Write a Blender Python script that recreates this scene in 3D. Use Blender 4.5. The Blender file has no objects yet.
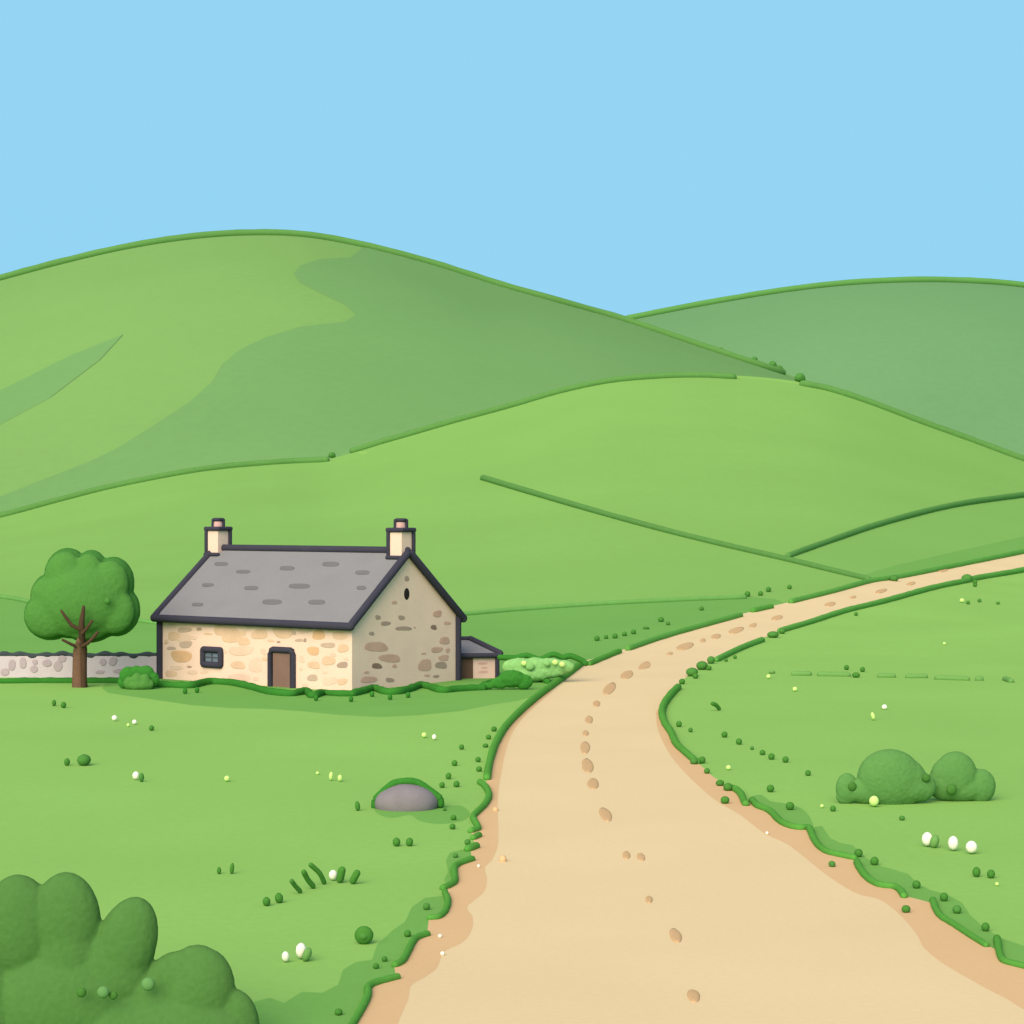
import bpy, bmesh, math, random
from mathutils import Vector, Matrix, noise
from mathutils.geometry import delaunay_2d_cdt
random.seed(7)
C = bpy.data.collections.new('place'); bpy.context.scene.collection.children.link(C)
H = 6.66; F = 2000.0; CX = 512.0; CY = 512.0      # camera height, focal length in pixels, centre

# ---------------------------------------------------------------- materials
def lin(v):
    v /= 255.0
    return v/12.92 if v <= 0.04045 else ((v+0.055)/1.055)**2.4
ILL = {'ground': (1.15,1.15,1.15)}
MATS = {}
GA = {'meadow_grass': (1.092, 1.122, 1.274), 'far_grass_left': (1.468, 1.458, 1.569), 'dull_grass_left': (1.33, 1.344, 1.465), 'far_grass_right': (1.472, 1.467, 1.567), 'field_dark': (1.128, 1.156, 1.299), 'field_mid': (1.13, 1.16, 1.301), 'field_band': (1.13, 1.16, 1.301), 'dark_grass': (1.071, 1.096, 1.238), 'sand': (1.103, 1.131, 1.289), 'sand_dark': (1.098, 1.174, 1.37), 'verge_green': (1.092, 1.117, 1.211), 'hedge_far': (1.342, 1.442, 1.332), 'hedge_line': (1.154, 1.233, 1.166), 'hem_green': (1.509, 1.502, 1.366), 'crown_green': (1.676, 1.729, 1.596), 'bush_green': (1.573, 1.646, 1.456), 'bush_deep': (1.687, 1.736, 1.573), 'wall_plaster': (1.102, 1.276, 1.125), 'slate': (1.614, 1.582, 1.641), 'door_wood': (1.491, 1.493, 1.36), 'trim': (1.553, 1.566, 1.439), 'field_wall': (0.921, 0.979, 0.87), 'rock': (1.68, 1.672, 1.667), 'petal_white': (0.966, 1.009, 1.092), 'dash_grass': (1.721, 1.753, 1.593), 'coping': (1.553, 1.566, 1.439), 'bark': (1.489, 1.518, 1.364), 'bark_dark': (1.489, 1.518, 1.364), 'tuft_dark': (1.649, 1.687, 1.559), 'bush_light': (1.361, 1.345, 1.152), 'valley_grass': (1.242, 1.258, 1.391), 'slate_dark': (1.614, 1.582, 1.641), 'stem': (1.721, 1.753, 1.593), 'tuft_mid': (1.649, 1.687, 1.559), 'crown_dark': (1.676, 1.729, 1.596), 'field_stone': (0.921, 0.979, 0.87), 'sand_stone': (1.103, 1.131, 1.289), 'petal_green': (0.966, 1.009, 1.092), 'stone_tan': (1.12, 1.22, 1.08), 'stone_gold': (1.12, 1.22, 1.08), 'stone_pink': (1.12, 1.22, 1.08), 'stone_grey': (1.12, 1.22, 1.08), 'stone_brown': (1.12, 1.22, 1.08), 'stone_olive': (1.12, 1.22, 1.08), 'stone_umber': (1.12, 1.22, 1.08), 'shed_plaster': (0.8, 0.83, 0.72), 'shed_stone': (0.8, 0.83, 0.72), 'pot_clay': (1.12, 1.22, 1.08), 'leaf_dim': (1.649, 1.687, 1.559), 'leaf_pale': (1.649, 1.687, 1.559)}
def mat(name, rgb, gain=(1,1,1), var=0.05, scale=0.35, fine=0.03, fscale=9.0, rough=0.95, gloss=0.0, bump=0.0, bscale=12.0):
    """diffuse surface: base colour = seen colour / light on it, two octaves of soft mottling"""
    if name in MATS: return MATS[name]
    m = bpy.data.materials.new(name); m.use_nodes = True
    nt = m.node_tree; N = nt.nodes; Lk = nt.links
    b = N['Principled BSDF']
    b.inputs['Roughness'].default_value = rough
    b.inputs['Specular IOR Level'].default_value = gloss
    col = [min(0.93, lin(c)/(g*q)) for c, g, q in zip(rgb, gain, GA.get(name,(1,1,1)))]
    tc = N.new('ShaderNodeNewGeometry')
    n1 = N.new('ShaderNodeTexNoise'); n1.inputs['Scale'].default_value = scale; n1.inputs['Detail'].default_value = 3
    n2 = N.new('ShaderNodeTexNoise'); n2.inputs['Scale'].default_value = fscale; n2.inputs['Detail'].default_value = 5
    Lk.new(tc.outputs['Position'], n1.inputs['Vector']); Lk.new(tc.outputs['Position'], n2.inputs['Vector'])
    def mr(src, a):
        r = N.new('ShaderNodeMapRange'); r.inputs['From Min'].default_value = 0.3; r.inputs['From Max'].default_value = 0.7
        r.inputs['To Min'].default_value = 1-a; r.inputs['To Max'].default_value = 1+a
        Lk.new(src, r.inputs['Value']); return r.outputs[0]
    mu = N.new('ShaderNodeMath'); mu.operation = 'MULTIPLY'
    Lk.new(mr(n1.outputs['Fac'], var), mu.inputs[0]); Lk.new(mr(n2.outputs['Fac'], fine), mu.inputs[1])
    vm = N.new('ShaderNodeVectorMath'); vm.operation = 'SCALE'; vm.inputs[0].default_value = col
    Lk.new(mu.outputs[0], vm.inputs['Scale']); Lk.new(vm.outputs[0], b.inputs['Base Color'])
    if bump:
        bp = N.new('ShaderNodeBump'); bp.inputs['Strength'].default_value = bump; bp.inputs['Distance'].default_value = 0.03
        n3 = N.new('ShaderNodeTexNoise'); n3.inputs['Scale'].default_value = bscale; n3.inputs['Detail'].default_value = 4
        Lk.new(tc.outputs['Position'], n3.inputs['Vector']); Lk.new(n3.outputs['Fac'], bp.inputs['Height'])
        Lk.new(bp.outputs[0], b.inputs['Normal'])
    MATS[name] = m
    return m

GG = (1.2,1.2,1.2)
G_GROUND=(1.2,1.2,1.2); G_HILL=(1.2,1.2,1.2); G_BLOB=(1.0,1.0,1.0); G_FRONT=(1.1,1.1,1.1); G_ROOF=(1.2,1.2,1.2); G_TUBE=(1.0,1.0,1.0)
def MM():
    mat('meadow_grass', (148,198,103), G_GROUND, 0.035, 0.12, 0.025, 5)
    mat('valley_grass', (146,197,102), G_HILL, 0.03, 0.03, 0.02, 1.2)
    mat('far_grass_left', (146,194,107), G_HILL, 0.03, 0.012, 0.02, .4)
    mat('dull_grass_left', (128,177,106), G_HILL, 0.03, 0.012, 0.02, .4)
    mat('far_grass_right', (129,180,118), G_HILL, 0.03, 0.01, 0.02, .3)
    mat('field_dark', (122,179,90), G_GROUND, 0.03, 0.08, 0.02, 3)
    mat('field_mid', (136,188,98), G_HILL, 0.02, 0.05, 0.02, 2)
    mat('field_band', (123,180,90), G_HILL, 0.02, 0.05, 0.02, 2)
    mat('dark_grass', (121,177,88), G_GROUND, 0.03, 0.3, 0.03, 9)
    mat('dash_grass', (130,186,92), G_TUBE, 0.03, 0.3, 0.03, 9)
    mat('sand', (237,213,167), G_GROUND, 0.025, 0.2, 0.02, 9)
    mat('sand_dark', (229,195,148), G_GROUND, 0.02, 0.3, 0.02, 12)
    mat('sand_stone', (216,180,134), G_GROUND, 0.03, 0.5, 0.04, 15)
    mat('verge_green', (84,148,60), G_TUBE, 0.05, 0.5, 0.06, 12)
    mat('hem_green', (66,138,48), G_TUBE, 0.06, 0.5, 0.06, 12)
    mat('hedge_far', (98,152,72), G_TUBE, 0.04, 0.05, 0.05, 2)
    mat('hedge_crest', (100,160,76), (1.38,1.48,1.38), 0.04, 0.05, 0.05, 2)
    mat('verge_upper', (98,164,70), (1.30,1.32,1.30), 0.05, 0.5, 0.06, 12)
    mat('hedge_line', (105,162,78), G_TUBE, 0.04, 0.05, 0.05, 2)
    mat('tuft_dark', (86,151,58), G_TUBE, 0.06, 0.6, 0.05, 15)
    mat('tuft_mid', (92,155,66), G_TUBE, 0.06, 0.6, 0.05, 15)
    mat('crown_dark', (79,143,60), G_BLOB, 0.04, 0.6, 0.06, 9)
    mat('crown_green', (97,159,69), G_BLOB, 0.04, 0.6, 0.06, 9)
    mat('bush_green', (106,163,79), G_BLOB, 0.03, 0.8, 0.05, 12)
    mat('bush_deep', (96,146,68), G_BLOB, 0.03, 0.9, 0.05, 14)
    mat('leaf_dim', (86,142,58), G_TUBE, 0.05, .6, .05, 12)
    mat('leaf_pale', (116,170,92), G_TUBE, 0.05, .6, .05, 12)
    mat('bush_light', (144,199,106), G_BLOB, 0.08, 0.9, 0.08, 6)
    mat('wall_plaster', (243,222,181), G_FRONT, 0.03, 1.2, 0.03, 14, bump=.15)
    mat('stone_tan', (226,197,150), G_FRONT, 0.08, 1.5, 0.04, 14)
    mat('stone_gold', (224,186,130), G_FRONT, 0.08, 1.5, 0.04, 14)
    mat('stone_pink', (231,206,165), G_FRONT, 0.06, 1.5, 0.04, 14)
    mat('stone_grey', (200,180,145), G_FRONT, 0.06, 1.5, 0.04, 14)
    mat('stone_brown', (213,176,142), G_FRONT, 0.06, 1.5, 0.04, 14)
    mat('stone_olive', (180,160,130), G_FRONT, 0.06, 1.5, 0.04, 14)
    mat('slate', (167,163,160), G_ROOF, 0.03, 0.8, 0.03, 12)
    mat('slate_dark', (140,136,134), G_ROOF, 0.03, 0.8, 0.03, 12)
    mat('trim', (74,73,79), G_TUBE, 0.05, 1.0, 0.06, 12)
    mat('door_wood', (152,121,99), G_FRONT, 0.05, 2.0, 0.04, 20)
    mat('pane_blue', (104,116,124), G_FRONT, 0.15, 3.0, 0.1, 10, rough=.5, gloss=.2)
    mat('mullion_grey', (76,80,86), G_FRONT, 0.05, 1.0, 0.03, 10)
    mat('dark_hole', (48,44,42), G_FRONT, 0.05, 1.0, 0.03, 10)
    mat('shed_door', (94,74,60), G_FRONT, 0.05, 1.0, 0.03, 10)
    mat('pot_clay', (214,178,152), G_FRONT, 0.05, 1.0, 0.03, 10)
    mat('bark', (134,103,76), G_FRONT, 0.1, 1.5, 0.08, 10, bump=.2)
    mat('bark_dark', (97,76,54), G_FRONT, 0.08, 1.5, 0.08, 10)
    mat('field_wall', (190,182,171), G_FRONT, 0.05, 0.9, 0.04, 12, bump=.15)
    mat('field_stone', (168,156,148), G_FRONT, 0.06, 0.9, 0.04, 12)
    mat('coping', (78,88,84), G_TUBE, 0.1, 0.9, 0.04, 12)
    mat('rock', (162,153,150), G_FRONT, 0.08, 2.5, 0.03, 14, bump=.15)
    mat('petal_white', (251,251,230), (1.25,1.25,1.25), 0.01, 1, 0.01, 10)
    mat('petal_green', (203,238,140), G_GROUND, 0.01, 1, 0.01, 10)
    mat('stem', (96,156,66), G_TUBE)
MM()

# ---------------------------------------------------------------- object helpers
def link(name, me, material=None, parent=None, smooth=False, mats=None):
    o = bpy.data.objects.new(name, me); C.objects.link(o)
    if mats:
        for mm in mats: me.materials.append(MATS[mm])
    elif material: me.materials.append(MATS[material])
    if smooth:
        for p in me.polygons: p.use_smooth = True
    if parent: o.parent = parent
    return o
def tag(o, label=None, cat=None, group=None, kind=None):
    if label: o['label'] = label
    if cat: o['category'] = cat
    if group: o['group'] = group
    if kind: o['kind'] = kind
    return o
def empty(name, loc=(0,0,0), rz=0):
    o = bpy.data.objects.new(name, None); C.objects.link(o); o.location = loc; o.rotation_euler = (0,0,rz)
    o.empty_display_size = .3
    return o
def tomesh(bm, name='m'):
    me = bpy.data.meshes.new(name); bmesh.ops.recalc_face_normals(bm, faces=bm.faces[:]); bm.to_mesh(me); bm.free(); return me
def catmull(pts, n=6):
    if len(pts) < 3: return [tuple(p) for p in pts]
    P = [Vector(p) for p in pts]; P = [2*P[0]-P[1]] + P + [2*P[-1]-P[-2]]
    out = []
    for i in range(1, len(P)-2):
        a, b, c, d = P[i-1], P[i], P[i+1], P[i+2]
        for k in range(n):
            t = k/n
            out.append(tuple(0.5*((2*b)+(-a+c)*t+(2*a-5*b+4*c-d)*t*t+(-a+3*b-3*c+d)*t**3)))
    out.append(tuple(P[-2])); return out
def curve_fn(pts):
    """smooth monotone-in-x height curve through traced points"""
    xs = [p[0] for p in pts]; ys = [p[1] for p in pts]; n = len(xs)
    d = [(ys[i+1]-ys[i])/(xs[i+1]-xs[i]) for i in range(n-1)]
    m = [d[0]] + [(d[i-1]*(xs[i+1]-xs[i])+d[i]*(xs[i]-xs[i-1]))/(xs[i+1]-xs[i-1]) for i in range(1, n-1)] + [d[-1]]
    def f(x):
        if x <= xs[0]: return ys[0]
        if x >= xs[-1]: return ys[-1]
        i = 0
        while xs[i+1] < x: i += 1
        h = xs[i+1]-xs[i]; t = (x-xs[i])/h
        return (2*t**3-3*t*t+1)*ys[i]+(t**3-2*t*t+t)*h*m[i]+(-2*t**3+3*t*t)*ys[i+1]+(t**3-t*t)*h*m[i+1]
    return f

# ---------------------------------------------------------------- terrain
class Surf:
    """land form whose crest runs at distance dc; the bearing b is 512 + 2000*x/y"""
    def __init__(s, crest, d0, dc, z0, g): s.crest = curve_fn(crest); s.d0, s.dc, s.z0, s.g = d0, dc, z0, g
    def zc(s, b): return H-(s.crest(b)-CY)*s.dc/F
    def z(s, b, d):
        if d <= s.d0: return s.z0
        zc = s.zc(b)
        if d <= s.dc: return s.z0+(zc-s.z0)*s.g((d-s.d0)/(s.dc-s.d0))
        t = min(1, (d-s.dc)/(s.dc*.35)); return zc+(-4-zc)*(t*t*(3-2*t))
    def inv(s, px, py):
        lo, hi = max(3, s.d0*.2), s.dc
        if CY+F*(H-s.z(px, hi))/hi >= py: return hi
        for _ in range(50):
            m = (lo+hi)/2
            if CY+F*(H-s.z(px, m))/m > py: lo = m
            else: hi = m
        return (lo+hi)/2
    def P(s, px, py, up=0.0):
        d = s.inv(px, py); return Vector(((px-CX)*d/F, d, s.z(px, d)+up)), d
crestC = [(-900,545),(-500,540),(-200,535),(-60,527),(0,515),(60,499),(120,484),(200,469),(270,463),(330,458.5),(356,452),(400,438),(450,421),(512,404),(560,390),(610,379.5),(660,375),(700,374),(735,375.5),(770,378),(803,382.5),(830,388),(870,401),(920,420),(970,438),(1024,458),(1150,498),(1350,530),(1900,545)]
crestB = [(-900,470),(-500,410),(-250,345),(-100,303),(0,277),(60,261),(120,247),(180,237),(240,232),(300,233),(360,243),(430,261),(500,283),(560,300),(625,319),(700,344),(780,371),(830,391),(870,408),(950,441),(1024,470),(1200,520),(1400,535)]
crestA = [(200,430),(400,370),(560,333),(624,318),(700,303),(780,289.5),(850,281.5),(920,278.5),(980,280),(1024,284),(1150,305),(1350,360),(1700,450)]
gC = lambda t: t**1.7
gH = lambda t: .5*t+.5*math.sin(math.pi/2*t)
SG = Surf(crestC, 85, 320, 0.0, gC)
SB = Surf(crestB, 380, 700, -4.0, gH)
SA = Surf(crestA, 700, 1000, -4.0, gH)
def terrain(name, S, b0, b1, db, ds, material):
    bm = bmesh.new(); rows = []
    bs = [b0+i*db for i in range(int((b1-b0)/db)+1)]
    for d in ds: rows.append([bm.verts.new(((b-CX)*d/F, d, S.z(b, d))) for b in bs])
    for r in range(len(ds)-1):
        for i in range(len(bs)-1): bm.faces.new((rows[r][i], rows[r][i+1], rows[r+1][i+1], rows[r+1][i]))
    o = link(name, tomesh(bm), material, smooth=True)
    tag(o, kind='structure'); return o
ds = [2,6,12,20,30,45,60,75,85]+[85+i*2.5 for i in range(1,95)]+[322+i*4 for i in range(30)]+[445,600,900,1500,2600,4000]
terrain('ground', SG, -2400, 3400, 8, ds, 'meadow_grass')
terrain('hill_left', SB, -900, 1400, 6, [380+i*4 for i in range(81)]+[700+i*10 for i in range(1,26)], 'far_grass_left')
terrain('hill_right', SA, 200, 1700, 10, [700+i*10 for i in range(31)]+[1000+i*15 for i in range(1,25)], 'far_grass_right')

def patch(name, poly, S, material, layer=1, step=(14,7), smooth_poly=0, label=None, cat=None, kind='stuff', dome=0):
    """traced outline laid as a sheet on the land, a few millimetres to centimetres above it"""
    if smooth_poly: poly = catmull([(x,y,0) for x,y in poly]+[(poly[0][0],poly[0][1],0)], smooth_poly)[:-1]
    xs = [v[0] for v in poly]; ys = [v[1] for v in poly]; pp = []
    for i in range(len(poly)):                       # dense outline
        a, b = poly[i], poly[(i+1)%len(poly)]; k = max(1, int(max(abs(a[0]-b[0])/step[0], abs(a[1]-b[1])/step[1])))
        pp += [Vector((a[0]+(b[0]-a[0])*j/k, a[1]+(b[1]-a[1])*j/k)) for j in range(k)]
    n0 = len(pp); y = min(ys)+step[1]*.5; r = 0
    while y < max(ys):
        x = min(xs)+step[0]*(.25+.5*(r%2))
        while x < max(xs): pp.append(Vector((x,y))); x += step[0]
        y += step[1]; r += 1
    vo, _e, fo = delaunay_2d_cdt(pp, [], [list(range(n0))], 1, 1e-5)[:3]
    bm = bmesh.new(); vs = [bm.verts.new((p[0],p[1],0)) for p in vo]
    for f in fo: bm.faces.new([vs[i] for i in f])
    bmesh.ops.delete(bm, geom=[v for v in bm.verts if not v.link_faces], context='VERTS')
    for v in bm.verts:
        p, d = S.P(v.co.x, v.co.y)
        v.co = p+Vector((0,0,layer*(0.0015+0.0003*max(0,d-84))))
    be = [e for e in bm.edges if len(e.link_faces) == 1]      # turned-down rim so no gap shows under the sheet
    bm.normal_update(); key = lambda v: (round(v.co.x,4), round(v.co.y,4)); nd = {key(v): (v.normal if v.normal.z > 0 else -v.normal).copy() for v in bm.verts}
    ex = bmesh.ops.extrude_edge_only(bm, edges=be)
    for v in ex['geom']:
        if isinstance(v, bmesh.types.BMVert): v.co.z -= layer*(0.0015+0.0003*max(0,v.co.y-84))*1.6+.004
    o = link(name, tomesh(bm), material, smooth=True)
    # make faces look upward
    me = o.data
    if sum(p.normal.z for p in me.polygons) < 0: me.flip_normals()
    me.normals_split_custom_set_from_vertices([nd[key(v)] for v in me.vertices])
    tag(o, label, cat, kind=kind); return o

# ---------------------------------------------------------------- tubes, blobs
def tube_bm(bm, pts, radii, seg=10, squash=1.0, mi=0, wob=0.0):
    n = len(pts); pts = [Vector(p) for p in pts]; rings = []
    def frame(i):
        t = (pts[min(n-1,i+1)]-pts[max(0,i-1)]).normalized()
        up = Vector((0,0,1)) if abs(t.z) < .9 else Vector((0,1,0))
        s = t.cross(up).normalized(); return t, s, s.cross(t).normalized()
    seq = []
    t0, s0, u0 = frame(0)
    for k in (-1,-.85,-.5): seq.append((pts[0]+t0*radii[0]*k, s0, u0, radii[0]*math.sqrt(max(0.0004,1-k*k))))
    for i in range(n):
        t, s, u = frame(i); seq.append((pts[i], s, u, radii[i]))
    t1, s1, u1 = frame(n-1)
    for k in (.5,.85,1): seq.append((pts[-1]+t1*radii[-1]*k, s1, u1, radii[-1]*math.sqrt(max(0.0004,1-k*k))))
    for c, s, u, r in seq:
        if wob: r *= 1+wob*noise.noise(c*(1.2/max(r,.02))*.35)
        rings.append([bm.verts.new(c+s*math.cos(a)*r+u*math.sin(a)*r*squash) for a in [2*math.pi*j/seg for j in range(seg)]])
    for a, b in zip(rings, rings[1:]):
        for j in range(seg):
            f = bm.faces.new((a[j], a[(j+1)%seg], b[(j+1)%seg], b[j])); f.material_index = mi
    bm.faces.new(rings[0]).material_index = mi; bm.faces.new(rings[-1]).material_index = mi
def land_tube(name, path, r, S, material, label, cat, group=None, n=5, wob=.12, smooth=True, dens=None, rs=None):
    """hedge / grass edge following the land; r = half width seen from the track start, in pixels"""
    p2 = catmull([(x,y,0) for x,y in path], n) if len(path) > 2 and n > 1 else [(x,y,0) for x,y in path]
    q = []
    for a, b in zip(p2, p2[1:]):
        L = math.hypot(a[0]-b[0], a[1]-b[1]); k = max(1, int(L/(dens or 5)))
        for i in range(k): q.append((a[0]+(b[0]-a[0])*i/k, a[1]+(b[1]-a[1])*i/k))
    q.append(p2[-1][:2])
    pts, rad = [], []
    for x, y in q:
        p, d = S.P(x, y+.5*r); rr = r*d/F; pts.append(p+Vector((0,0,.5*rr))); rad.append(rr)
    # drop crowded points
    P2, R2 = [pts[0]], [rad[0]]
    for p, rr in zip(pts[1:], rad[1:]):
        if (p-P2[-1]).length > rr*.4: P2.append(p); R2.append(rr)
    o0 = P2[0].copy()
    bm = bmesh.new(); tube_bm(bm, [p-o0 for p in P2], R2, 10, wob=wob)
    o = link(name, tomesh(bm), material, smooth=True); o.location = o0
    tag(o, label, cat, group); return o
def ell_bm(bm, c, r, rot=0.0, sub=2, wob=0.0, mi=0):
    """ellipsoid; rot tilts it in the x-z plane"""
    n0 = len(bm.verts)
    g = bmesh.ops.create_icosphere(bm, subdivisions=sub, radius=1)
    M = Matrix.Rotation(rot, 3, 'Y')
    for v in g['verts']:
        p = v.co.copy()
        if wob: p *= 1+wob*noise.noise(p*2.2+Vector(c))
        p = Vector((p.x*r[0], p.y*r[1], p.z*r[2])); v.co = M@p+Vector(c)
    for v in g['verts']:
        for f in v.link_faces: f.material_index = mi

# ================================================================ fields and track
patch('grass_field', [(-60,590),(0,597),(15,599),(30,603),(80,611),(140,621),(160,623),(300,621),(455,614.5),(520,609.5),(600,604),(680,600),(746,597),(775,599),(786,604),(760,609),(740,615),(700,626),(660,638),(619,651),(585,661),(560,690),(520,700),(400,684),(300,684),(160,678),(0,672),(-60,672)], SG, 'field_dark', 1,
      label='darker green strip of field behind the cottage and the stone wall', cat='field')
patch('grass_field', [(787,556),(830,541),(880,524),(950,506),(1024,495),(1090,486),(1090,541),(1024,553),(900,577),(872,580)], SG, 'field_mid', 1,
      label='mid green wedge of field between the hedge and the far end of the track', cat='field')
patch('grass_field', [(858,577),(895,566),(960,551),(1024,537),(1090,524),(1090,543),(1024,555),(900,578),(872,581)], SG, 'field_band', 1.8,
      label='darker green band of grass just above the far end of the track', cat='field')
patch('dull_grass', [(366,246),(350,258),(320,259.5),(300,266),(294,274),(300,283),(320,293),(345,305),(356,315),(345,322),(300,327),(265,338),(240,350),(222,365),(212,382),(190,402),(150,428),(120,447),(90,462),(40,481),(0,497),(-60,515),(-60,545),(300,545),(700,545),(1024,500),(1024,472),(950,443),(870,410),(830,393),(780,373),(700,346),(625,321),(560,302),(500,285),(430,263)], SB, 'dull_grass_left', 1.1, step=(6,3),
      label='duller green grass over the right side of the big left hill', cat='rough grass')  # sheet of duller green over part of the hill
patch('dull_grass', [(123,335),(70,356),(0,391),(-40,408),(-40,448),(0,425),(50,398),(100,360)], SB, 'dull_grass_left', 1.1, step=(6,3),
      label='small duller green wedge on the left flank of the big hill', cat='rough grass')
patch('grass_field', [(-60,528),(0,517),(60,501),(120,486),(200,471),(270,464),(330,459),(352,452),(400,438),(450,424),(512,407),(560,393),(610,382),(660,377.5),(700,376.5),(735,377.5),(770,380),(803,385),(830,391),(870,404),(920,423),(970,441),(1024,461),(1090,485),(1090,510),(872,581),(835,591),(790,602.5),(786,604),(775,599),(746,597),(680,600),(600,604),(520,609.5),(455,614.5),(300,621),(160,623),(140,621),(80,611),(30,603),(15,599),(0,597),(-60,590)], SG, 'valley_grass', .5, step=(12,3),
      label='bright green field covering the middle hill and the slope behind the cottage', cat='field')
vergeL = [(350,1028),(362,1008),(368,995),(370,986),(396,978),(394,965),(402,961),(408,953),(416,939),(427,934),(429,918),(436,917),(444,912),(448,903),(446,895),(443,888),(450,885),(455,880),(454,869),(456,864),(472,858),(470,848),(474,842),(471,831),(478,829),(476,824),(472,817),(478,811),(486,803),(489,795),(486,787),(487,780),(489,766),(494,747),(503,730),(515,716),(535,698),(560,679),(585,661),(619,651),(660,638),(700,626),(740,615),(770,607),(790,602.5),(835,591),(870,582),(900,577),(960,565),(1024,552),(1090,538)]
vergeR = [(1090,557),(1024,570),(980,577),(965,580),(930,588),(885,601),(850,609),(830,615),(812,621),(792,627),(770,635),(740,648),(714,660),(702,666),(691,673),(682,681),(675,688),(666,700),(662,712),(665,723),(671,733),(676,743),(684,751),(697,762),(712,776),(727,787),(741,794),(748,801),(758,806),(770,811),(780,821),(790,826),(800,828),(810,828),(812,835),(817,845),(827,852),(840,855),(855,858),(861,870),(869,879),(880,885),(895,887),(904,896),(920,900),(931,903),(936,909),(942,917),(955,925),(970,935),(988,946),(996,950),(1002,961),(1014,965),(1060,978),(1100,995),(1140,1060)]
bottom = [(1140,1100),(1060,1160),(200,1160),(300,1080)]
patch('dirt_track', vergeL+vergeR+bottom, SG, 'sand', 2.4, step=(16,8), kind='structure')
mL = [(350,1028),(362,1008),(368,995),(370,986),(396,978),(394,965),(402,961),(408,953),(416,939),(427,934),(429,918),(436,917),(444,912),(448,903),(446,895),(443,888),(450,885),(455,880),(454,869),(456,864),(472,858),(470,848),(474,842),(471,831),(478,829),(476,824),(472,817),(478,811),(486,803),(489,795),(486,787),(487,780),(489,766),(494,747),(503,730),(515,716),(535,698),(556,684)]
inL = catmull([(p[0],p[1],0) for p in [(552,692),(530,711),(514,730),(506,750),(501,775),(498,795),(498,820),(498,845),(492,860),(485,868),(487,880),(484,892),(475,900),(467,908),(473,918),(471,932),(462,943),(444,952),(437,968),(424,978),(411,986),(408,1000),(398,1024),(390,1060),(370,1120)]], 3)
patch('sand_margin', mL+[(p[0],p[1]) for p in inL]+[(230,1120)], SG, 'sand_dark', 3.2, step=(16,8), kind='structure')
mR = vergeR[17:-1]
inR = catmull([(p[0],p[1],0) for p in [(1120,1080),(1024,1010),(985,988),(945,965),(924,948),(917,935),(900,915),(880,900),(855,893),(825,874),(790,846),(765,834),(740,815),(715,800),(690,778),(670,755),(658,730),(656,712)]], 3)
patch('sand_margin', mR+[(1120,1030)]+[(p[0],p[1]) for p in inR], SG, 'sand_dark', 3.2, step=(16,8), kind='structure')
# darker green sheets on the grass
def G(poly, label, sm=3, layer=1, m='dark_grass'): patch('dark_grass', poly, SG, m, layer*1.9, step=(10,6), smooth_poly=sm, label=label, cat='grass', kind='stuff')
G([(200,1060),(250,1003),(270,998),(284,1003),(294,997),(302,992),(322,993),(338,985),(343,970),(356,962),(372,960),(377,945),(393,930),(405,922),(412,907),(425,898),(443,896),(449,903),(445,913),(429,919),(427,936),(408,955),(396,968),(396,979),(371,987),(364,1008),(340,1050)],
  'darker grass along the lower left edge of the sandy track', sm=0)
G([(446,862),(450,853),(462,850),(474,846),(474,858),(458,865),(456,880),(450,885),(444,880),(448,872)], 'small patch of darker grass at the left track edge above the dips', sm=2)
G([(373,807),(378,814),(392,818),(410,815),(420,821),(440,824),(462,821),(470,814),(462,806),(448,806),(430,805),(400,805)], 'flat patch of painted shade on the grass in front of the grey boulder', sm=3, layer=1)  # the boulder's shadow, painted as a darker green sheet
patch('dark_grass', [(105,684),(102,688),(108,693),(150,699),(190,705),(230,708),(270,709),(300,711),(340,715),(380,717),(420,715),(460,711),(495,704),(517,701),(530,697),(545,688),(552,679),(500,672),(300,676),(160,676),(118,682)], SG, 'dark_grass', 1.6, step=(10,6), smooth_poly=0,
      label='band of painted shade on the grass in front of the stone cottage', cat='grass')  # shade before the cottage, put into the colour of this sheet
G([(808,828),(822,826),(830,838),(840,843),(852,845),(860,852),(866,858),(880,866),(895,870),(908,874),(918,884),(930,890),(948,895),(962,903),(970,915),(982,926),(1000,938),(1030,948),(1070,960),(1070,985),(1030,970),(1012,966),(1000,960),(990,948),(970,937),(954,926),(941,918),(934,906),(905,898),(895,889),(880,887),(866,878),(858,862),(840,857),(826,853),(816,846)],
  'darker grass along the lower right edge of the sandy track', sm=0)
G([(752,796),(762,795),(770,801),(782,803),(796,806),(806,812),(812,822),(812,829),(796,829),(780,823),(768,812),(756,806)], 'small darker grass patch at the right track edge above the first bulge', sm=2)

# ================================================================ hedges and grass edges
def hd(path, r, label, S=SG, m='hedge_far', name='hedge', cat='hedge', group='hedges on the hills', **k): return land_tube(name, path, r, S, m, label, cat, group, **k)
hd([(-60,294),(0,278.5),(60,262.5),(120,248.5),(180,238.5),(240,233.5),(300,234.5),(360,244.5),(430,262.5),(500,284.5),(560,301.5),(625,320),(700,345.5),(750,362),(782,372.5)], 4.0, 'long dark hedge along the crest of the big left hill', SB, dens=8)
hd([(628,318.5),(700,304.5),(780,291),(850,283),(920,280),(980,281.5),(1024,285.5),(1090,295)], 3.6, 'long green hedge along the crest of the far right hill', SA, m='hedge_crest', dens=8)
hd([(-60,527),(0,516),(60,500),(120,485),(200,470),(270,463),(326,460)], 3.8, 'hedge curving along the low crest at the left picture edge', dens=8)
hd([(353,450),(400,437),(450,422.5),(512,405.5),(560,391.5),(610,381),(660,376.5),(700,375.5),(733,377)], 3.8, 'hedge rising along the left crest of the middle hill', dens=8)
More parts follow.
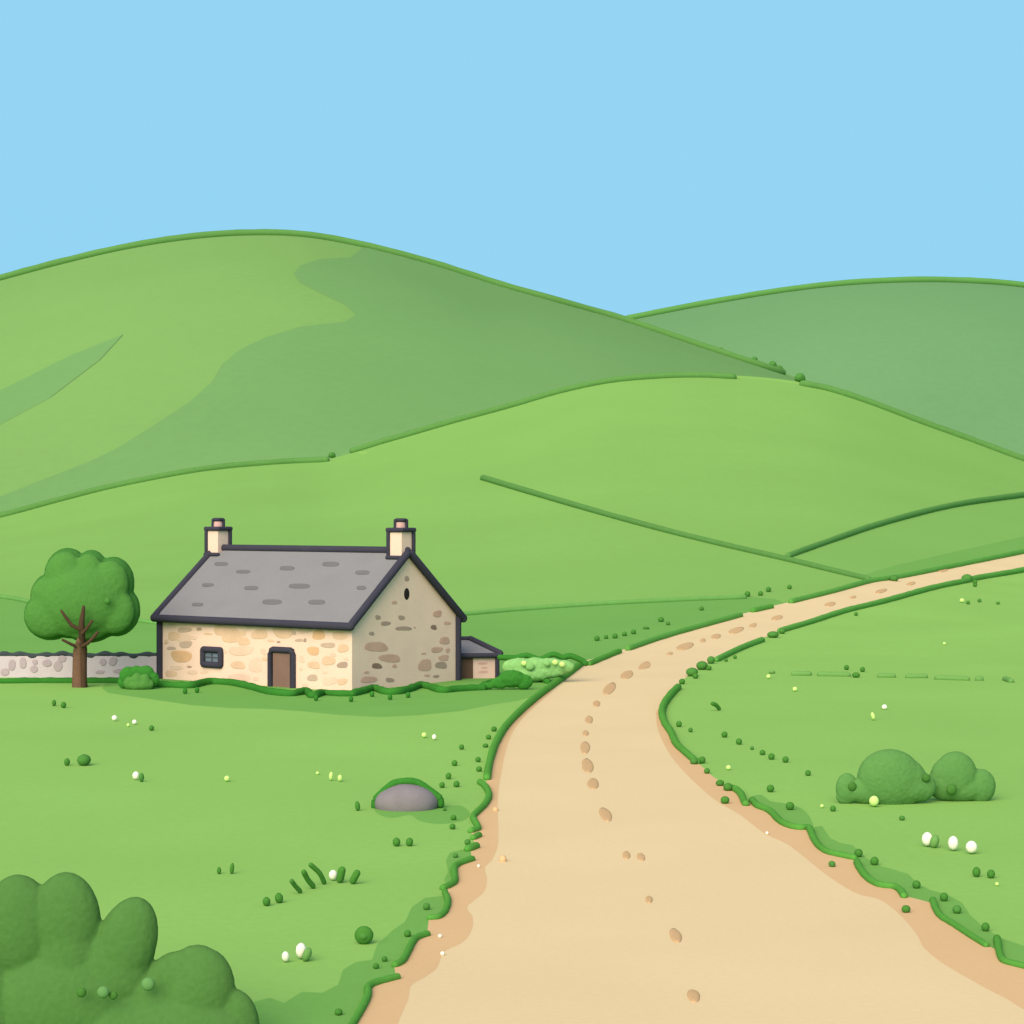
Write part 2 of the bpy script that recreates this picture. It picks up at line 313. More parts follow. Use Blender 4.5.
hd([(803,384),(830,389.5),(870,402.5),(920,421.5),(970,439.5),(1024,459.5),(1080,478)], 3.9, 'hedge falling along the right crest of the middle hill', dens=8)
hd([(483,478),(540,495),(600,512.5),(660,529),(720,544),(787,559.5),(830,570),(868,579)], 3.3, 'straight hedge slanting down the middle hill to the track', dens=8)
hd([(788,556),(830,541),(880,524),(950,506),(1024,495),(1090,486)], 3.4, 'curved hedge climbing right from the slanting hedge', m='hedge_crest', dens=8)
hd([(457,615),(520,609.5),(600,604),(680,600),(744,597.5)], 2.9, 'thin pale hedge running from the cottage gable toward the track', m='hedge_line', dens=6)
hd([(-60,590),(0,597),(15,599),(40,604),(90,612),(140,621),(160,623.5)], 2.6, 'thin pale hedge passing behind the round tree', m='hedge_line', dens=6)
def ed(path, label, r=3.8, m='verge_green', **k): return land_tube('low_hedge', path, r, SG, m, label, 'low hedge', 'low clipped hedges along the track edge', dens=3, **k)
ed([(583,662),(560,679.5),(535,698),(515,716),(503,730),(494,747),(489,765),(487,778)], 'long raised green edge curving down left of the track bend')
ed([(480,782),(486,787),(489,795),(485,804),(477,812),(473,817),(476,823),(478,828),(471,831)], 'wavy green edge at the left side of the track beside the boulder', n=4, r=3.4)
ed([(473,838),(479,835)], 'shortest green edge stub left of the track', r=3.4)
ed([(468,849),(476,846)], 'small stubby green edge under the wavy one left of the track', r=4.2)
ed([(472,859),(458,864),(454,869),(455,880),(450,885),(443,888)], 'hook shaped green edge at the first dip left of the track', n=3, r=3.6)
ed([(445,892),(448,901),(445,911),(438,917),(430,918)], 'hook shaped green edge below the first dip left of the track', n=4, r=3.4)
ed([(427,934),(416,938),(411,945),(405,957),(401,962),(395,965)], 'short slanting green edge at the second dip left of the track', n=3)
ed([(397,977),(370,985),(368,995),(362,1008),(350,1028),(335,1050)], 'lowest green edge at the left foot of the track', n=3, r=4)
ed([(589,664),(619,651.5)], 'short straight green edge left of the track just above the bend', r=3.3)
ed([(628,649),(660,638),(700,626.5),(740,615.5)], 'longest straight green edge on the upper left side of the track', r=3.3, m='verge_upper')
ed([(753,611),(771,607)], 'small green edge stub on the upper left side of the track', r=3.2)
ed([(791,602),(835,591),(870,581.5),(900,577),(960,565),(1024,552),(1090,538)], 'far green edge on the left side where the track climbs away', r=3.2, m='verge_upper')
ed([(1090,556),(1024,570),(980,577.5),(965,581),(930,588.5),(885,601),(850,609.5),(830,615.5),(812,621.5),(790,628),(780,631)], 'far green edge on the right side where the track climbs away', r=3.2, m='verge_upper')
ed([(762,640),(740,648.5),(716,660)], 'short straight green edge on the right side above the bend', r=3.3, m='verge_upper')
ed([(678,687),(671,694),(664,704),(662,713),(665,723),(671,732),(676,743),(684,751),(697,762)], 'rounded green edge at the inner right bend of the track', r=3.7)
ed([(727,788),(735,789),(741,794),(744,801),(746,804)], 'small arched green edge below the right bend', r=3.7, n=4)
ed([(752,800),(758,806),(770,811),(780,821),(790,826),(800,828),(809,828),(813,837),(819,846),(828,852),(840,855),(854,858)], 'long scalloped green edge right of the track below the bend', r=3.6, n=3)
ed([(857,862),(861,870),(869,879),(880,885),(895,887),(901,891),(904,896)], 'curved green edge right of the track with a drooping end', r=3.8, n=4)
ed([(933,900),(936,909),(942,917),(955,925),(970,935),(986,945)], 'slanting green edge low on the right side of the track', r=3.6, n=4)
ed([(997,938),(999,950),(1003,960),(1014,964),(1030,968),(1070,980)], 'cornered green edge at the lower right picture edge', r=3.8, n=3)
# dashes of grass on the right field
dl = ['leftmost','second','third','fourth','fifth']
for i, (a, b) in enumerate([((794,674),(809,674)),((820,674.5),(848,675)),((880,676),(893,676)),((908,676.5),(925,676.5)),((937,678),(967,679))]):
    land_tube('grass_ridge', [a, b], 3.0, SG, 'dash_grass', dl[i]+' of the five long pale grass dashes in the right meadow', 'grass ridge', 'low grass ridges in the right meadow', dens=4)
land_tube('grass_ridge', [(978,679),(980.5,679)], 3.2, SG, 'dash_grass', 'roundish short pale grass dash after the long ones in the right meadow', 'grass ridge', 'low grass ridges in the right meadow', dens=1)
land_tube('grass_ridge', [(1005,679),(1011,681)], 3.0, SG, 'dash_grass', 'last short tilted pale grass dash near the right picture edge', 'grass ridge', 'low grass ridges in the right meadow', dens=1)

# ================================================================ tufts, flowers, pebbles
def spot(name, px, py, rx, ry, material, label, cat, group=None, rot=0, S=SG, depth=1.0, wob=.06, sink=.92):
    p, d = S.P(px, py+sink*ry); k = d/F
    bm = bmesh.new(); ell_bm(bm, (0,0,0), (rx*k, rx*k*depth, ry*k), rot, 2, wob)
    o = link(name, tomesh(bm), material, smooth=True); o.location = p+Vector((0,0,sink*ry*k))
    tag(o, label, cat, group); return o
ORD = ['first','second','third','fourth','fifth','sixth','seventh','eighth','ninth','tenth','eleventh','twelfth','thirteenth']
def row(items, what, where, order='from left', group=None, cat='grass tuft', name='grass_tuft'):
    n = len(items); 
    for i, it in enumerate(items):
        px, py, rx, ry = it[:4]; m = it[4] if len(it) > 4 else 'tuft_dark'; rot = math.radians(it[5]) if len(it) > 5 else 0
        pos = '' if n == 1 else (', ' + ORD[i] + ' ' + order)
        spot(name, px, py, rx, ry, m, (what+pos+' '+where), cat, group or 'dark grass tufts in the meadow', rot)
T='tuft_dark'; M_='tuft_mid'
row([(54,703,2.2,3.4),(63.5,705,2.8,3.3)], 'upright dark tuft', 'of the pair below the tree trunk')
row([(151.5,728,2.7,2.9)], 'single dark tuft', 'right of the two white flowers below the cottage')
row([(67,762,3,4)], 'narrow dark tuft', 'beside the wide mid green one at left')
row([(84,760,7,6,M_)], 'wide mid green tuft', 'on the left meadow beside a narrow dark one')
row([(141.5,777.5,2.6,4.8,M_)], 'mid green tuft', 'tucked behind the cream flower on the left meadow')
row([(219,870.5,2.2,3.8),(232,868.5,2.2,6,T,5)], 'slim dark tuft', 'of the pair above the big corner bush')
row([(266.5,901.5,4,4.8,T,-8),(279,898,4.2,5.5,T,-12)], 'oval dark tuft', 'of the pair before the fan of blades')
row([(396.5,842,4,4.6,T,-10),(409.5,842,3.8,4.5)], 'round dark tuft', 'of the pair under the boulder')
row([(357.5,806,2.6,5.2,T,-8)], 'slim upright dark tuft', 'left of the boulder')
row([(461.5,747,2.7,2.8),(454.5,763,3.1,3.1),(448.5,776,3,3.5),(442,785,2.9,3.1)], 'small dark tuft', 'in the slanting row above the boulder', 'from top')
row([(456.5,784,3.3,3.4)], 'small dark tuft', 'right of the slanting row\'s foot by the boulder')
row([(494,729,3,2.7),(488.5,737,2.8,2.6),(485.5,745.5,3,2.1),(478,759.5,2.9,2.8),(479,769,3.1,2.9)], 'small dark tuft', 'in the row hugging the left track edge', 'from top')
row([(444.5,809,2,2,M_)], 'tiny mid green tuft', 'at the right foot of the boulder')
row([(453.5,817.5,3,2.9),(452.5,826.5,3.2,3)], 'small dark tuft', 'of two just right of the boulder', 'from top')
row([(455.5,855.5,2.7,2.5,M_)], 'small mid green tuft', 'just above the hook at the first dip')
row([(467.5,842,3.3,3,M_)], 'small mid green tuft', 'between the stubs of the left track edge')
row([(426.5,906.5,3.7,3.7,M_)], 'round tuft', 'inside the lower hook')
row([(407.5,933.5,3.7,3.7)], 'round dark tuft', 'at the top of the second dip left of the track')
row([(376,966,3.2,3.1),(384.5,959,3,3)], 'small tuft', 'of the pair under the round plant')
row([(338.5,1012,4.2,3.5)], 'wide dark tuft', 'alone on the darker grass at the bottom')
row([(597,638.5,2.8,2.8),(606,637,2.2,2.2),(615,636,2.8,2.8),(624.5,634,2.6,2.5),(633.5,632,2.7,2.6)], 'tiny dark tuft', 'in the dotted row on the dark field')
row([(646,628,3.4,1.5)], 'tiny flat dark tuft', 'right after the dotted row on the dark field')
row([(661,619.5,3,2.8),(668,623.5,2.2,2,M_)], 'tiny tuft', 'of the two high on the dark field')
row([(701.5,608.5,2.4,2.3)], 'lone tiny dark tuft', 'under the thin pale hedge on the dark field')
row([(747.5,594,3,3),(760.5,593.5,2.6,2.5),(768.5,589.5,2.7,2.8),(789.5,587,2.4,2.4)], 'tiny dark tuft', 'at the right end of the thin pale hedge')
row([(679,724,3,3.2),(690.5,730,2.3,2.4)], 'small dark tuft', 'of the two inside the right bend')
row([(724.5,734.5,3.2,3.2),(739,741.5,3.3,3.3),(752,748,2,2,M_),(762.5,752.5,3,2.8),(771.5,756.5,3.4,3.4),(785.5,759.5,3.3,3.3)], 'small tuft', 'in the dotted row falling right of the bend')
row([(808,773,3,3)], 'small dark tuft', 'beyond the end of the dotted row right of the bend')
row([(770.5,788.5,3.9,3.9)], 'round dark tuft', 'standing above the scalloped right edge')
row([(790,806,4.3,4.3)], 'largest round dark tuft', 'above the scalloped right edge')
row([(833,808.5,3,3.1)], 'small dark tuft', 'left of the low right bush')
row([(902,818,3,2.5,M_)], 'small mid green tuft', 'just under the middle of the low right bushes')
row([(726,660,1.9,1.9),(735,657,1.9,2)], 'tiny dark tuft', 'of the two beside the short straight right edge')
row([(858.5,853,4.3,4.4),(874.5,861,4.3,4.5)], 'round dark tuft', 'of two at the drooping edge')
row([(916.5,884.5,4.2,4.3),(944,897,4.2,4.6),(957,909.5,4.5,4.4,M_),(985.5,927,4.2,4.7)], 'round tuft', 'of four along the lower right track edge')
row([(976.5,872,4.1,5.3),(991,874,4.1,4.6)], 'oval dark tuft', 'of the pair under the three white blooms')
row([(846.5,667.5,2.6,2.6),(862.5,669.5,2.6,2.7)], 'tiny dark tuft', 'of the two above the second pale dash')
row([(856,675,4,2.8)], 'flat dark tuft', 'at the right end of the second pale dash')
row([(856,614,2,2),(975,585,2.2,2),(968,602.5,2,2),(979.5,600.5,2.1,2,M_),(998,603,2,1.6,M_)], 'tiny tuft', 'scattered under the far right track edge')
row([(725,800,4.6,4)], 'round green tuft', 'growing in the sand below the right bend')
row([(832,864,3.7,3.3,M_,25),(906,909,4.6,4)], 'round green tuft', 'growing in the sand along the lower right')
row([(772,672,3.4,1.6,'dash_grass')], 'small pale tuft', 'behind the tiny flower right of the bend')
row([(782,631,3.4,3,M_),(773,634.5,6,3.4,M_)], 'small green tuft', 'in the upper right track edge gap', 'from far end')
row([(711,660,4,4,M_),(702,665.5,6,4.6,M_),(709,668,2.8,2.4),(692,672,6.2,4.6,M_),(695.5,676,3,2.8),(682,681.5,3.2,3)], 'bushy green tuft', 'in the cluster along the upper right bend', 'from far end')
row([(694,761,4.2,3.6,M_),(702,760,3.7,3.7),(707,771,3.1,3),(720,783,4.4,3.2),(728,787,5,4.2)], 'bushy green tuft', 'in the broken lower right bend', 'from top')
row([(967,578,5.5,4,M_),(975,582,2.4,2.4)], 'bushy green tuft', 'on the far right track edge')
row([(894,578.5,4.5,3.4,M_)], 'bushy green tuft', 'on the far left track edge below the hedge corner')
# blades
def blade(pts, r, m, label, cat='tall grass', name='tall_grass', group='thick grass blades in a fan'):
    base, d = SG.P(pts[0][0], pts[0][1]+r); k = d/F
    bm = bmesh.new(); q = catmull([(x,y,0) for x,y in pts], 5)
    P = [Vector(((x-pts[0][0])*k, -.02*i, (pts[0][1]-y+r)*k)) for i,(x,y,_) in enumerate(q)]
    tube_bm(bm, P, [r*k]*len(P), 10)
    o = link(name, tomesh(bm), m, smooth=True); o.location = base; tag(o, label, cat, group); return o
blade([(300,891),(296,885),(293,879)], 2.4, 'tuft_mid', 'leftmost and palest thick blade of the fan')
blade([(313,886),(308,878),(305,870)], 2.7, 'tuft_dark', 'second thick blade from the left in the fan')
blade([(324,882),(320,872),(312,863)], 2.5, 'tuft_dark', 'longest curved blade in the fan, left of the cream bloom')
blade([(340,879),(342,870)], 3.9, 'tuft_dark', 'upright fat blade touching the cream bloom in the fan')
blade([(353,880.5),(357,873)], 3.6, 'tuft_dark', 'rightmost fat blade of the fan, leaning right')
blade([(719,708.5),(716,705),(712,703)], 2.1, 'tuft_dark', 'small bent blade inside the right bend of the track', group='single blades')
# round plant with a paler centre
p, d = SG.P(364,944); k = d/F
rp = empty('round_plant', p); tag(rp, 'round dark green plant with a paler centre by the left track edge', 'plant')
bm = bmesh.new(); ell_bm(bm, (0,0,8.8*k), (9.5*k,6*k,9.3*k), 0, 3, .04); link('leaf_ring', tomesh(bm), 'tuft_dark', rp, True)
bm = bmesh.new(); ell_bm(bm, (0,-4.0*k,8.6*k), (4.3*k,3.4*k,4.0*k), 0, 2, .06); link('centre', tomesh(bm), 'tuft_mid', rp, True)
# flowers
def flower(px, py, rx, ry, label, m='petal_white', rot=0, group='small pale flowers in the meadow', S=SG, stem=True):
    gp, d = S.P(px, py+ry*1.15); k = d/F
    e = empty('flower', gp); tag(e, label, 'flower', group)
    bm = bmesh.new(); ell_bm(bm, (0,0,ry*1.15*k), (rx*k, rx*.9*k, ry*k), math.radians(rot), 2, .03)
    link('bloom', tomesh(bm), m, e, True)
    if stem:
        bm = bmesh.new(); tube_bm(bm, [(0,.01,0),(0,.01,ry*.5*k)], [min(.01,rx*.25*k)]*2, 6); link('stem', tomesh(bm), 'stem', e, True)
    return e
flower(114.5,718,2.8,2.8,'left one of two tiny white flowers below the cottage corner')
flower(134.5,722,2.4,2.4,'right one of two tiny white flowers below the cottage corner')
flower(128.3,725,1.7,1.7,'tiny yellow green flower between two white ones','petal_green')
flower(135.8,775.5,3.4,4.1,'cream flower beside a mid green tuft on the left meadow')
flower(227,778.5,2.9,2.9,'lone tiny round pale flower in the left meadow','petal_green')
flower(317.5,773,1.7,1.7,'tiniest of three pale flowers left of the boulder','petal_green')
flower(331,776,2,4.4,'tall narrow one of three pale flowers left of the boulder','petal_green',5)
flower(340,778,2.4,3.4,'rightmost of three pale flowers left of the boulder','petal_green')
flower(424.2,735,2.7,2.7,'left one of two tiny flowers above the boulder','petal_green')
flower(434.2,737,2.2,2.8,'right white one of two tiny flowers above the boulder')
flower(333,875,4.2,5.2,'cream bloom inside the fan of thick blades')
flower(285.5,956.5,3.8,5.3,'smaller cream bloom of the pair near the corner bush',rot=-5)
flower(301,950.5,5.4,7.8,'larger white oval bloom of the pair near the corner bush')
flower(927.3,839,5.6,7,'leftmost of the three large white oval blooms')
flower(953.2,843,5.2,7.2,'middle one of the three large white oval blooms')
flower(971.5,847,5.8,6.3,'rightmost of the three large white oval blooms')
flower(997,884,2,2,'tiny pale green flower under the oval tufts at right','petal_green')
flower(728.5,767.5,2.6,2.4,'tiny pale flower inside the lower right bend','petal_green')
flower(768.5,676.5,2.3,2.2,'tiny pale flower left of the pale dashes','petal_green')
flower(795,689,2.5,2.3,'tiny pale flower below the leftmost pale dash','petal_green')
flower(822,806,1.9,1.9,'tiny pale flower left of the low right bush','petal_green')
flower(884.5,707,2.7,2.6,'tiny white flower above the low right bushes')
flower(873,716,2,4,'slim yellow green flower above the low right bushes','petal_green',-15)
flower(874,801,5,5.4,'yellow green bloom at the foot of the low right bush','petal_green')
flower(962,600.5,2.5,2.2,'tiny pale flower under the far right track edge','petal_green')
flower(944.5,643.5,1.6,1.5,'tiniest pale flower high in the right meadow','petal_green')
# shadows of the big blooms, painted as small green blobs
spot('grass_tuft', 307,954.5,4.6,7.6,'dash_grass','green blob painted as the shadow right of the larger white bloom','grass tuft','painted shadow blobs beside blooms', math.radians(20))  # no real tuft, stands in for the bloom's shadow
spot('grass_tuft', 934.5,841.5,4.6,7,'dash_grass','green blob painted as the shadow right of the leftmost large white bloom','grass tuft','painted shadow blobs beside blooms', math.radians(15))  # no real tuft, stands in for the bloom's shadow
# white pebbles in the sand
for i,(x,y,r,l) in enumerate([(440,936,2,'upper one of two tiny white pebbles in the sand at left'),(442.5,953.5,2.2,'lower one of two tiny white pebbles in the sand at left'),(478.5,866,1.6,'tiny white pebble in the sand at the first dip'),(767,833,1.6,'tiny white pebble in the sand at the right side')]):
    spot('pebble', x, y, r, r, 'petal_white', l, 'pebble', 'tiny white pebbles in the sand')
# flat sandy stones down the track
stones = [(943,571.5,5,1.4,12),(911,584.5,4.5,1.6,12),(881,592,6,1.9,14),(853,598,3.5,1.2,14),(830,605,5.5,2,10),(777,618.5,6,2.2,12),(753,626,4,2,15),(736,631,8,2.8,15),(716,637,5,2.5,10),(703,641,3,2,8),(685,647,9,3.3,14),(670,654,3.2,1.6,8),(645,666,7,3.6,22),(627,675,6.7,4,20),(609.5,689,7.8,4.6,42),(596.5,704,3.7,3.2,0),(589,720,4,4,0),(585.5,733.5,3.2,2.9,0),(585,748,4.9,6.3,5),(587.5,766,5.7,7.6,-20),(593,784,5.8,5.5,-20),(605.5,815,5.2,8.2,-38),(626.5,855.5,3.8,4.2,-30),(641,857.5,3.6,4.6,-45),(649,900,3.5,3.8,-20),(675.5,936,5.4,8,-32),(693.5,996.5,5.8,7.2,-42)]
what = ['smallest faint','short faint','long faint','tiny faint','flat faint','narrow','small','long narrow','short','small round','longest narrow','tiny','oval','oval','tilted oval','small round','round','tiny round','upright oval','large oval','rounded','large tilted oval','left one of two side by side','right one of two side by side','small lone','large tilted','lowest and last']
near = ['far up the climbing track','on the climbing track near the hedge corner','on the climbing track left of the hedge corner','between two faint ones on the climbing track','where the track starts to climb','on the upper track by the thin pale hedge end','on the upper track, second below the thin hedge end','on the upper track opposite the bushy gap','on the upper track left of the long narrow one','on the upper track beside the longest one','on the upper track','just below the longest one on the upper track','above the bend, upper of two similar','above the bend, lower of two similar','at the bend, tilted like a comma','just below the tilted oval at the bend','second below the tilted oval at the bend','between a round and an upright stone at the bend','in the middle of the bend','directly under the upright one at the bend','under the large oval one at the bend','below the bend','in the middle of the track','in the middle of the track','alone under the side by side pair','on the wide lower track','at the bottom of the wide track']
for (x,y,rx,ry,rot), w, nr in zip(stones, what, near):
    bm = bmesh.new(); a = math.radians(-rot if ry > rx else rot); c0, d0 = SG.P(x,y)
    N = 20; rings = []
    for rr in (1.0,.8,.45):
        ring = []
        for j in range(N):
            t = 2*math.pi*j/N; ex = rx*rr*math.cos(t)*(1+.05*math.sin(3*t+x)); ey = ry*rr*math.sin(t)
            q, dd = SG.P(x+ex*math.cos(a)-ey*math.sin(a)*1, y-(ex*math.sin(a)+ey*math.cos(a)))
            ring.append(bm.verts.new(q-c0+Vector((0,0,{1.0:.009,.8:.022,.45:.026}[rr]+.0012*max(0,dd-84)))))
        rings.append(ring)
    for A,B in zip(rings, rings[1:]):
        for j in range(N): bm.faces.new((A[j],A[(j+1)%N],B[(j+1)%N],B[j]))
    bm.faces.new(rings[-1])
    low = [bm.verts.new(v.co-Vector((0,0,.06))) for v in rings[0]]
    for j in range(N): bm.faces.new((low[j],low[(j+1)%N],rings[0][(j+1)%N],rings[0][j]))
    o = link('flat_stone', tomesh(bm), 'sand_stone', smooth=True); o.location = c0
    tag(o, w+' flat brown stone '+nr, 'stone', 'flat stones sunk in the sandy track')
spot('flat_stone', 503,860,3.8,5.2,'sand_dark','pale brown stone in the sand by the first dip','stone','stones by the left sand margin', depth=1,sink=.3)
spot('flat_stone', 495.5,810,3.2,3.2,'sand_dark','pale round stone in the sand by the wavy edge','stone','stones by the left sand margin',sink=.3)

# ================================================================ leafy blobs
def blob_mesh(lobes, vox, amp, fs, sm=8):
    """one continuous leafy skin round overlapping lobes (x, y, z, rx, ry, rz, tilt)"""
    bm = bmesh.new()
    for (x,y,z,rx,ry,rz,rot) in lobes: ell_bm(bm, (x,y,z), (rx,ry,rz), rot, 4)
    me = tomesh(bm); o = bpy.data.objects.new('tmp', me); C.objects.link(o)
    md = o.modifiers.new('r','REMESH'); md.mode = 'VOXEL'; md.voxel_size = vox
    dg = bpy.context.evaluated_depsgraph_get(); m2 = bpy.data.meshes.new_from_object(o.evaluated_get(dg))
    bpy.data.objects.remove(o)
    b2 = bmesh.new(); b2.from_mesh(m2)
    for _ in range(sm): bmesh.ops.smooth_vert(b2, verts=b2.verts, factor=.5, use_axis_x=True, use_axis_y=True, use_axis_z=True)
    b2.to_mesh(m2); b2.free(); m2.update()
    ns = [v.normal.copy() for v in m2.vertices]
    for v, n in zip(m2.vertices, ns):
        v.co += n*amp*(noise.noise(v.co*fs)+.5*noise.noise(v.co*fs*2.3))
    return m2
def lobes_from(px0, py0, d, L, dep=.6, shrink=0, fwd=0):
    """lobes given as (px, py, rx, ry, tilt) around the foot (px0, py0)"""
    k = d/F; out = []
    for (x,y,rx,ry,*r) in L:
        out.append(((x-px0)*k, fwd, (py0-y)*k, (rx-shrink)*k, (rx+ry)/2*k*dep, (ry-shrink)*k, math.radians(r[0]) if r else 0))
    return out
# --- tree
gp, d = SG.P(80,687); k = d/F
tree = empty('broadleaf_tree', gp); tag(tree, 'round crowned green tree with a brown trunk standing by the stone wall', 'tree')
TL = [(x-3.5,y,rx,ry) for x,y,rx,ry in [(67,577,23.5,29),(91,574,18,24),(113,584,21.5,27),(116,611,24.5,26.5),(50,616,27,25.5),(52,597,22.5,24),(82,605,38,33),(72,620,25,20),(100,620,22,20),(89,632,22,12)]]
link('crown', blob_mesh(lobes_from(80,687,d,TL,.6,0,.7), .035, .012, 5, 6), 'crown_dark', tree, True)
TI = [(x,y,rx-3.2,ry-3.2) for x,y,rx,ry in TL]+[(80,600,44,36)]
link('leaf_mass', blob_mesh(lobes_from(80,687,d,TI,.45,0,.2), .035, .012, 5, 20), 'crown_green', tree, True)
bm = bmesh.new()
def tp(x,y,yy): return ((x-80)*k, yy, (687-y)*k)
fr = -.78
tube_bm(bm, [tp(80,690,0),tp(79.5,680,0),tp(79.5,665,0),tp(80,650,0),tp(83,640,fr*.6)], [8.3*k,7.4*k,7*k,6.8*k,4*k], 12)
link('trunk', tomesh(bm), 'bark', tree, True)
def limb(pts, rad):
    bm = bmesh.new(); tube_bm(bm, pts, rad, 8); link('branch', tomesh(bm), 'bark_dark', tree, True)
limb([tp(85,688,-.22),tp(85,665,-.22),tp(85.3,648,-.24),tp(85.5,636,fr*.8),tp(86,622,fr),tp(88,606,fr)], [3.2*k,3.2*k,3.3*k,3.3*k,3.0*k,1.6*k])
limb([tp(84,628,fr),tp(76,624,fr),tp(71,617,fr),tp(66,610,fr)], [1.9*k,1.9*k,1.6*k,1.3*k])
limb([tp(87,632,fr),tp(92,626,fr),tp(96.5,620,fr)], [1.8*k,1.6*k,1.3*k])
limb([tp(86,645,fr*.8),tp(92,642,fr),tp(97,637,fr),tp(102,631,fr)], [2*k,1.9*k,1.7*k,1.4*k])
limb([tp(83,648,-.25),tp(75,644,fr*.6),tp(66,639,fr*.7)], [1.8*k,1.6*k,1.3*k])
bm = bmesh.new(); ell_bm(bm, tp(110,600.5,-.50), (3.2*k,2*k,3.2*k)); link('leaf_spot', tomesh(bm), 'tuft_mid', tree, True)
# --- bush by the wall
gp, d = SG.P(138,689); k = d/F
b = empty('bush', gp); tag(b, 'small rounded bush with dark scalloped top against the left cottage corner', 'bush')
L = [(128,676,9.5,9.5),(136,673,7,7.5),(145,674,9,8.5),(152,680,7,8.5),(123,683,6,6)]
link('crown', blob_mesh(lobes_from(138,689,d,L,.6,0,.1), .03, .015, 6), 'hem_green', b, True)
L = [(130,683,5.5,7),(138,681,6,9),(146,681,5.5,8),(150,684,5,5.5),(140,685,13,5.5)]
link('leaf_mass', blob_mesh(lobes_from(138,689,d,L,.7,0,-.2), .03, .015, 6), 'crown_green', b, True)
# --- right bushes
gp, d = SG.P(890,806); k = d/F
b = empty('bush', gp); tag(b, 'wider left one of two low rounded bushes in the right meadow', 'bush', 'low bushes in the right meadow')
L = [(893,781,33,30),(906,784,25,25),(919,787,14,18),(850,791,11.5,16),(902,790,34,17),(872,793,24,14),(848,799,9.5,8),(920,789,20,16)]
link('crown', blob_mesh(lobes_from(890,806,d,L,.5,0,.4), .016, .006, 12, 14), 'bush_green', b, True)
for (x,y,r,yy,m) in [(854,788,4.6,.24,'leaf_dim'),(928,779,4.2,.18,'leaf_dim'),(877,805,4,.2,'leaf_dim')]:
    bm = bmesh.new(); ell_bm(bm, ((x-890)*k, yy, (806-y)*k), (r*k,r*k*.5,r*k)); link('leaf_spot', tomesh(bm), m, b, True)
gp, d = SG.P(958,803); k = d/F
b = empty('bush', gp); tag(b, 'narrower right one of two low rounded bushes in the right meadow', 'bush', 'low bushes in the right meadow')
L = [(959,778,22,25),(948,781,15,21),(950,786,21,17),(984,788,15.5,17.5),(965,790,26,14)]
link('crown', blob_mesh(lobes_from(958,803,d,L,.5,0,.35), .016, .006, 12, 14), 'bush_green', b, True)
bm = bmesh.new(); ell_bm(bm, ((951.5-958)*k, .0, (803-789.5)*k), (5*k,2.6*k,5.6*k), .3); link('leaf_spot', tomesh(bm), 'leaf_dim', b, True)
# --- big foreground bush
d = 25.0; k = d/F; px0, py0 = 100, CY+F*H/d
b = empty('bush', ((px0-CX)*k, d, 0)); tag(b, 'big dark green lobed bush filling the lower left corner', 'bush')
L = [(16,930,38,54.5),(-30,950,45,60),(64,925,35.5,52),(66,965,34,60),(123,950,31,54,18),(110,980,40,50),(192,1003,40,56,20),(180,990,38,38),(196,986,34,40),(160,1010,50,40),(232,1030,27,40),(60,1010,80,60),(150,1040,110,50),(-40,1030,70,90)]
link('crown', blob_mesh(lobes_from(px0,py0,d,L,.45,0,.1), .016, .004, 14, 22), 'bush_deep', b, True)
for (x,y,r,yy,m) in [(89,984,5,-.44,'leaf_dim'),(111,983,6.3,-.48,'leaf_pale'),(120,987,4.5,-.43,'leaf_dim'),(152.5,978.5,7,-.3,'leaf_pale')]:
    bm = bmesh.new(); ell_bm(bm, ((x-px0)*k, yy, (py0-y)*k), (r*k,r*k*.6,r*k)); link('leaf_spot', tomesh(bm), m, b, True)
# --- little far bushes
def fb(px,py,r,S,label,m='tuft_mid'):
    gp, d = S.P(px,py+r); k = d/F
    o = link('shrub', blob_mesh([((0),0,.9*r*k,r*k,r*k,r*.95*k,0),(-.5*r*k,0,.7*r*k,.7*r*k,.7*r*k,.6*r*k,0),(.55*r*k,0,.6*r*k,.65*r*k,.7*r*k,.6*r*k,0)], r*k*.16, r*k*.05, 1/(r*k)), m, smooth=True)
    o.location = gp; tag(o, label, 'shrub', 'small shrubs on the far crests')
fb(754.5,358.5,3,SB,'small shrub on the far crest, left of a rounder one')
fb(772.5,361.5,4,SB,'rounder dark shrub on the far crest')
fb(779,368.5,4,SB,'lowest shrub at the right end of the far crest hedge')
fb(721,348,2,SB,'tiny shrub on the falling crest hedge of the left hill')
fb(800,376.5,5,SG,'largest round shrub at the top of the falling middle hedge')
fb(332,453.5,3.4,SG,'small shrub in the gap between two crest hedges at left')

# ================================================================ boulder
gp, d = SG.P(406,810); k = d/F
bm = bmesh.new(); ell_bm(bm, (0,.3,5*k), (32*k,26*k,20*k), 0, 4, .0); 
for v in bm.verts: v.co *= 1+.05*noise.noise(v.co*2.2)
o = link('boulder', tomesh(bm), 'rock', smooth=True); o.location = gp; tag(o, 'smooth grey boulder half sunk in the left meadow', 'rock')
P = [(374,808),(375,801),(381,795),(392,786),(403,783.5),(415,784),(424,789),(436,798),(439,801),(440,806)]
q = catmull([(x,y,0) for x,y in P], 4); bm = bmesh.new()
pts = [Vector(((x-406)*k, .30, (810-y)*k)) for x,y,_ in q]
tube_bm(bm, pts, [4*k]*len(pts), 10, wob=.1)
o = link('arched_hedge', tomesh(bm), 'hem_green', smooth=True); o.location = gp; tag(o, 'thick dark green grass growth arching over the grey boulder', 'low hedge')

